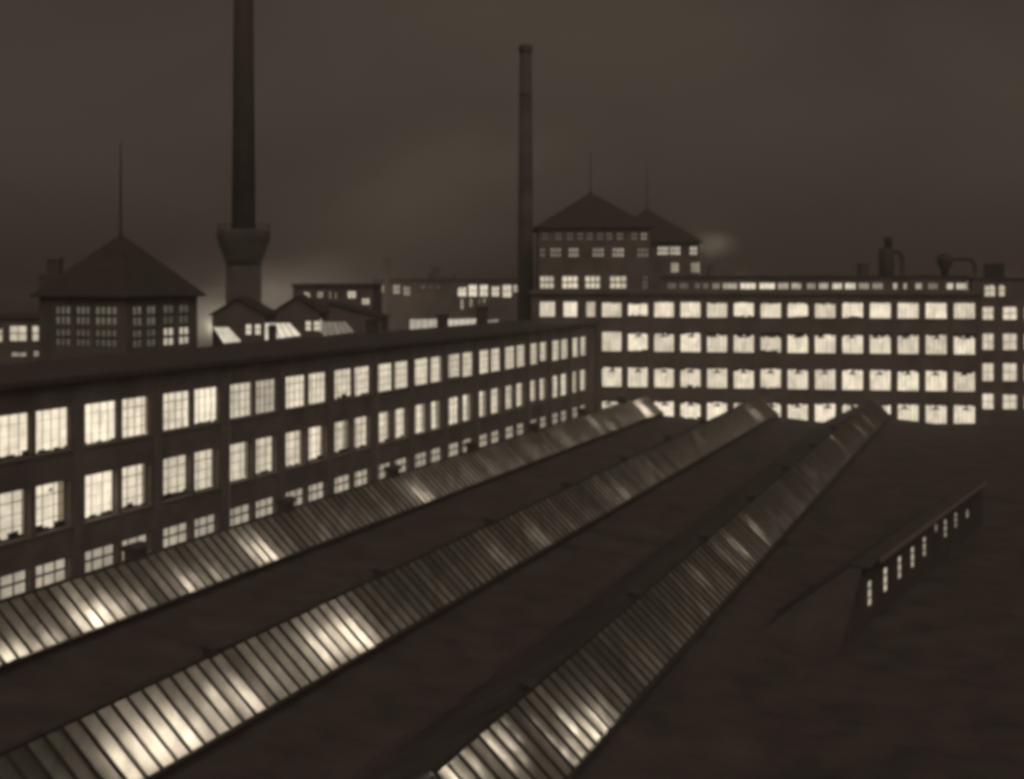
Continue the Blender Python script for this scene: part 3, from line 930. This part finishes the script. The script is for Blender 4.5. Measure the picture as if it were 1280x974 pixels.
def rooflight(label, pts, lv, D, group):
    """a lean-to of glass: four corners seen in the picture, the lower edge nearer and lower than the upper"""
    (ua, va), (ub, vb), (uc, vc), (ud, vd) = pts
    A = Vector((px(ua, D), D, pz(va, D))); B = Vector((px(ub, D), D, pz(vb, D)))
    d2 = D - 2.2
    C = Vector((px(uc, d2), d2, pz(vc, d2))); E = Vector((px(ud, d2), d2, pz(vd, d2)))
    base = Vector(((A.x + C.x) / 2, D - 1.1, 0))
    t = thing('glass_rooflight', label, 'rooflight', base, 0, group)
    A, B, C, E = A - base, B - base, C - base, E - base
    n = 5
    for i in range(n):
        f, g = i / n + 0.008, (i + 1) / n - 0.008
        o = MB().poly([E.lerp(C, f), E.lerp(C, g), A.lerp(B, g), A.lerp(B, f)]).build('pane', 'lit_rooflight', t)
        o.color = (lv, lv, lv, 1)
    b = MB()
    for i in range(n + 1):
        b.tube([E.lerp(C, i / n) + Vector((0, 0, 0.02)), A.lerp(B, i / n) + Vector((0, 0, 0.02))], 0.035, 6)
    b.tube([A, B], 0.06, 6); b.tube([E, C], 0.06, 6)
    b.build('frame', 'dark_iron', t)
    bx = MB()
    dn = Vector((0, 0, -6.0))
    bx.poly([E + dn, C + dn, C - Vector((0, 0, .08)), E - Vector((0, 0, .08))])
    bx.poly([A + dn, A - Vector((0, 0, .08)), B - Vector((0, 0, .08)), B + dn])
    bx.poly([A + dn, E + dn, E - Vector((0, 0, .08)), A - Vector((0, 0, .08))])
    bx.poly([C + dn, B + dn, B - Vector((0, 0, .08)), C - Vector((0, 0, .08))])
    bx.poly([A + dn, B + dn, C + dn, E + dn])
    bx.build('upstand', 'sooty_brick', t)
    return t


RLG = 'glass rooflights behind the wing'
rooflight('brilliant white glass rooflight beside the hip-roofed house', [(266, 408.8), (285, 408.8), (302, 427.5), (280, 430)], 1.05, 124, RLG)
rooflight('bright glass rooflight with a dark pipe in front between the gabled workshops', [(331, 404), (362, 403.6), (377, 420), (331, 426)], 1.0, 130, RLG)
rooflight('dim grey glass rooflight past the paler gabled workshop', [(402.5, 402), (431.6, 402), (444, 416), (403, 421)], 0.24, 136, RLG)
rooflight('long pale glass rooflight between roof stacks', [(512, 399), (550, 398.5), (549, 412), (512, 418)], 0.6, 160, RLG)
rooflight('narrow mottled glass rooflight past the widest roof stack', [(560, 399), (596, 398), (594, 408), (560, 412)], 0.75, 166, RLG)
rooflight('faint small glass rooflight near the foot of the slender chimney', [(609, 400), (623, 399), (623, 405), (610, 407)], 0.4, 172, RLG)
D = 124.5
t = thing('vent_pipe', 'short dark vent pipe with rounded hood in front of the bright rooflight', 'vent pipe', (px(340.5, D), D, 0))
MB().lathe([(0.42, 0), (0.42, pz(411, D))], 16).build('pipe', 'dark_iron', t, (0, 0, 0), True)
MB().lathe([(0.47, 0), (0.47, 0.18), (0.33, 0.34), (0.1, 0.42)], 16).build('hood', 'dark_iron', t, (0, 0, pz(411, D)), True)
# low flat hall that carries the rooflights
lh = thing('rear_hall', 'low flat-roofed rear hall hidden behind the long wing', 'factory hall', wing(88, 64.5), WING_RZ)
MB().box(0, 62, 0, 26, 0, 15.4).build('wall', 'sooty_brick', lh)
MB().box(-0.2, 62.2, -0.1, 26.2, 15.41, 15.6).build('roof', 'tar_roof', lh)


def far_block(name, label, u0, u1, vt, D, wl, depth=14, cols=2, rws=2, roofs=()):
    X0 = px(u0, D)
    t = thing(name, label, 'factory', (X0, D, 0))
    o = [(px(a, D) - X0, px(b, D) - X0, pz(d, D), pz(c, D)) for a, b, c, d, _ in wl]
    w, h = px(u1, D) - X0, pz(vt, D)
    mb = facade(0, w, 0, h, o, 0.2); shell(mb, 0, w, 0, h, depth); mb.build('wall', 'sooty_brick', t)
    MB().box(-0.2, w + 0.2, -0.3, depth + 0.2, h + 0.01, h + 0.35).build('roof', 'tar_roof', t)
    for j, q in enumerate(o):
        window(t, *q, 0.2, cols, rws, wl[j][4], 0.07, 'one', 'lit_room', [('blind', 0.3 * (q[3] - q[2]))] if j % 3 == 0 else None, 0.1, j, 0.1)
    for k, (a, b, c, dpt) in enumerate(roofs):
        MB().box(px(a, D) - X0, px(b, D) - X0, 3 + k, 3 + k + dpt, h + 0.352, pz(c, D)).build('stair_head', 'sooty_brick', t)
    return t


far_block('factory_block', 'distant factory block with a rank of bright windows left of the slender chimney', 466, 652, 351, 236.0,
          [(572, 583, 356.5, 371, .95), (585.5, 596.5, 356, 371, 1.0), (599.5, 610, 356, 371, 1.0), (614.5, 624, 356, 371, .95), (628, 639.5, 356, 372, .85), (641.5, 647, 356, 366, .7),
           (468, 474, 356, 362, .45), (475.5, 480, 356, 366, .55), (491, 500, 356, 368, .42), (504, 513, 356, 370, .38), (526, 532, 357, 361, .18), (536, 540, 357, 361, .18), (546, 550, 357, 361, .18),
           (575.5, 579.5, 373.5, 387, .55), (587, 590.5, 373.5, 384, .5), (598, 601, 373.5, 380, .35), (603.5, 607, 372.5, 379, .45)], 14, 2, 2,
          ((534, 566, 341, 6), (537, 547, 332, 3)))
far_block('factory_block', 'small misty block with four square lit windows above the unlit workshop', 366, 466, 358, 177.0,
          [(379.5, 387.5, 364, 373, .7), (396, 404, 364.5, 372.5, .45), (411, 414, 364, 374, .5), (418, 421, 364, 374, .5), (434, 445, 364, 373, .75), (452, 462, 373, 381, .7)], 12)
far_block('factory_block', 'low building with pale windows behind the broad stepped chimney', -60, 60, 399, 138.0,
          [(-22, 3, 408, 428, .6), (11, 33, 407, 427, .72), (39, 60, 407, 427, .75), (13, 33, 440, 446, .55), (41, 49, 438.5, 446, .55), (8.5, 13, 452, 461, .15)], 10, 2, 2)
t = thing('thin_stack', 'thin pale stack standing in mist before the distant windows', 'chimney', (px(484, 222), 222, 0))
MB().lathe([(0.62, 0), (0.48, pz(326, 222)), ], 20).build('shaft', 'pale_render', t, (0, 0, 0), True)
MB().lathe([(0.52, 0), (0.56, 0.1), (0.56, 0.4), (0.5, 0.45)], 20).build('cap', 'pale_render', t, (0, 0, pz(326, 222)), True)
D = 262.0
hx0 = px(884, D)
t = thing('distant_hall', 'low round-backed roof showing faintly behind the block lantern', 'factory hall', (hx0, D, 0))
wd = px(985, D) - hx0
pr = [(0, 0), (0, pz(346, D)), (3, pz(337, D)), (7, pz(333, D)), (10.5, pz(335, D)), (13.5, pz(341, D)), (wd, pz(347, D)), (wd, 0)]
m = MB(); b = len(m.v)
m.v += [(x, 0, z) for x, z in pr] + [(x, 16, z) for x, z in pr]
k = len(pr); m.f.append(tuple(range(k))); m.f.append(tuple(reversed(range(k, 2 * k))))
for i in range(k): m.f.append((i, k + i, k + (i + 1) % k, (i + 1) % k))
m.build('wall', 'sooty_brick', t)
MB().box(0.2, 1.6, -0.05, 1.5, pz(346, D) - 1, pz(331, D)).build('chimney_stack', 'chimney_brick', t)

# ------------------------------------------------------------------ dark clerestory with slit windows, on the right
KD = 1600 * 15.7 * 1.2
P0 = corner(1088, KD / (1580 - 1088)); P1 = corner(1210, KD / (1580 - 1210))
e2 = (P1 - P0).normalized()
slits = []
tops = [724, 708, 694, 682, 669.6, 654, 648, 639.5, 636]
bots = [759, 741, 725, 711, 697, 666, 673, 661, 648.5]
us = [1088, 1107.6, 1125.3, 1141.5, 1156.3, 1171, 1182.5, 1195.5, 1210]
ox = -1.6
for u, a, b in zip(us, tops, bots):
    d = KD / (1580 - u)
    s = (corner(u, d) - P0).length
    slits.append((s - ox - 0.42, s - ox + 0.42, pz(b, d), pz(a, d)))
LEN = (P1 - P0).length + 5.0 - ox
st = thing('slit_windowed_shed', 'dark narrow shed with a row of thin lit slit windows under a pale eaves flashing', 'shed', P0 + e2 * ox, math.atan2(e2.y, e2.x))
ztop = EYE - 13.6
mb = facade(0, LEN, 0, ztop, slits, 0.07)
MB().prism_x([(0.5, 0.0), (4.6, 0.0), (4.6, 7.2), (0.5, ztop)], 0, LEN).build('gable_end', 'tar_roof', st)
mb.poly([(LEN, 0, 0), (LEN, 0, ztop), (LEN, 0.5, ztop), (LEN, 0.5, 0)])
mb.poly([(-4.2, 0, 7.0), (0, 0, 7.0), (0, 0, ztop)])
MB().poly([(-4.2, -0.02, 7.05), (0.02, -0.02, ztop + 0.03), (0.02, 0.5, ztop + 0.03), (-4.2, 4.6, 7.05)]).poly([(-4.2, 4.6, 7.05), (0.02, 0.5, ztop + 0.03), (0.02, 4.8, 7.2)]).build('hip_end', 'tar_roof', st)
mb.build('wall', 'tarred_boards', st)
MB().prism_x([(-0.35, ztop + 0.01), (0.5, ztop + 0.02), (4.8, 7.22), (4.8, 7.36), (0.5, ztop + 0.16), (-0.35, ztop + 0.13)], 0.0, LEN + 0.2).build('roof', 'tar_roof', st)
MB().box(2.0, LEN - 1.0, -0.43, -0.352, ztop - 0.06, ztop + 0.16).build('eaves_flashing', 'zinc_flashing', st)
for j, o in enumerate(slits):
    window(st, *o, 0.07, 1, 3, (.5, .7, .55, .55, .45, .45, .45, .4, .75)[j], 0.04, 'one', 'lit_room', None, 0.3, j, 0.03)

# ------------------------------------------------------------------ hazy night air over the works
def volume_mat(name, density, noise=None):
    m, n, l = new_mat(name)
    p = n.new('ShaderNodeVolumePrincipled')
    p.inputs['Color'].default_value = (0.97, 0.93, 0.88, 1)
    p.inputs['Density'].default_value = density
    p.inputs['Anisotropy'].default_value = 0.6
    o = n.new('ShaderNodeOutputMaterial')
    l.new(p.outputs[0], o.inputs['Volume'])
    return m


volume_mat('night_haze', 0.0009)
hb = MB().box(-900, 900, -60, 1500, -1.0, 84.0)
tag(hb.build('haze', 'night_haze'), 'thin smoky night air over the whole factory', 'haze', kind='stuff')


def steam_mat(name, density, scale, lo=0.38, hi=0.75):
    """billowing steam: noise broken up inside the hull and thinning to nothing at its skin"""
    m, n, l = new_mat(name)
    tc = n.new('ShaderNodeTexCoord')
    ln = n.new('ShaderNodeVectorMath'); ln.operation = 'LENGTH'
    fall = n.new('ShaderNodeMapRange'); fall.interpolation_type = 'SMOOTHSTEP'
    fall.inputs[1].default_value = 1.0; fall.inputs[2].default_value = 0.15
    fall.inputs[3].default_value = 0.0; fall.inputs[4].default_value = 1.0
    no = n.new('ShaderNodeTexNoise'); no.inputs['Scale'].default_value = scale; no.inputs['Detail'].default_value = 3
    r = n.new('ShaderNodeMapRange'); r.inputs[1].default_value = lo; r.inputs[2].default_value = hi
    m1 = n.new('ShaderNodeMath'); m1.operation = 'MULTIPLY'
    m2 = n.new('ShaderNodeMath'); m2.operation = 'MULTIPLY'; m2.inputs[1].default_value = density
    p = n.new('ShaderNodeVolumePrincipled'); p.inputs['Color'].default_value = (0.98, 0.97, 0.96, 1)
    o = n.new('ShaderNodeOutputMaterial')
    l.new(tc.outputs['Object'], ln.inputs[0]); l.new(ln.outputs['Value'], fall.inputs[0])
    l.new(tc.outputs['Object'], no.inputs[0]); l.new(no.outputs[0], r.inputs[0])
    l.new(fall.outputs[0], m1.inputs[0]); l.new(r.outputs[0], m1.inputs[1])
    l.new(m1.outputs[0], m2.inputs[0]); l.new(m2.outputs[0], p.inputs['Density'])
    l.new(p.outputs[0], o.inputs['Volume'])


def steam(label, u, v, D, sx, sy, sz, density, scale, tilt=0.0):
    nm = 'steam_%d' % len(MATS)
    steam_mat(nm, density, scale)
    prof = [(math.sin(math.pi * i / 12) if 0 < i < 12 else 0.01, -math.cos(math.pi * i / 12)) for i in range(13)]
    o = MB().lathe(prof, 24).build('steam', nm, None, (px(u, D), D, pz(v, D)))
    o.scale = (sx, sy, sz)
    o.rotation_euler = (0, R(tilt), 0)
    tag(o, label, 'steam', kind='stuff')


steam('low bank of lit steam around the foot of the tank chimney', 350, 386, 201, 31, 11, 12.0, 0.16, 1.7)
steam('broad drifting plume of steam above the distant blocks', 490, 290, 280, 62, 26, 26, 0.08, 1.3, -24)
steam('small bright puff of steam at the shorter tower eaves', 896, 306, 187, 4.2, 3.0, 2.6, 0.22, 1.5)


def assumed_yard_lamp(u, v, D, watts, label):  # assumed lamp and post, out of sight, added to light the steam
    z = pz(v, D)
    t = thing('assumed_yard_lamp', label, 'lamp', (px(u, D), D, 0), 0, 'assumed unseen lamps in the yards behind the buildings')
    MB().lathe([(0.14, 0), (0.1, 1.0), (0.07, z - 0.35)], 10).build('assumed_lamp_post', 'dark_iron', t, (0, 0, 0), True)
    MB().lathe([(0.08, z - 0.36), (0.2, z - 0.3), (0.22, z - 0.22)], 16).build('assumed_lamp_cup', 'dark_iron', t, (0, 0, 0), True)
    ld = bpy.data.lights.new('assumed_lamp_bulb', 'POINT'); ld.energy = watts; ld.shadow_soft_size = 0.2; ld.color = (1.0, 0.87, 0.68)
    o = bpy.data.objects.new('assumed_lamp_bulb', ld); col.objects.link(o); o.parent = t; o.location = (0, 0, z + 0.05)


assumed_yard_lamp(268, 410, 207, 1400, 'assumed unseen yard lamp behind the dark gabled workshop under the steam')  # unseen source, assumed from the steam's glow
assumed_yard_lamp(335, 408, 208, 1700, 'assumed unseen yard lamp behind the paler gabled workshop under the steam')  # second assumed, hidden source for the same steam bank
assumed_yard_lamp(880, 303, 192.5, 900, 'assumed unseen yard lamp behind the shorter tower, added to light the steam puff')  # assumed hidden light, added to brighten the small puff
scene.cycles.volume_step_rate = 2.0
scene.cycles.volume_max_steps = 96
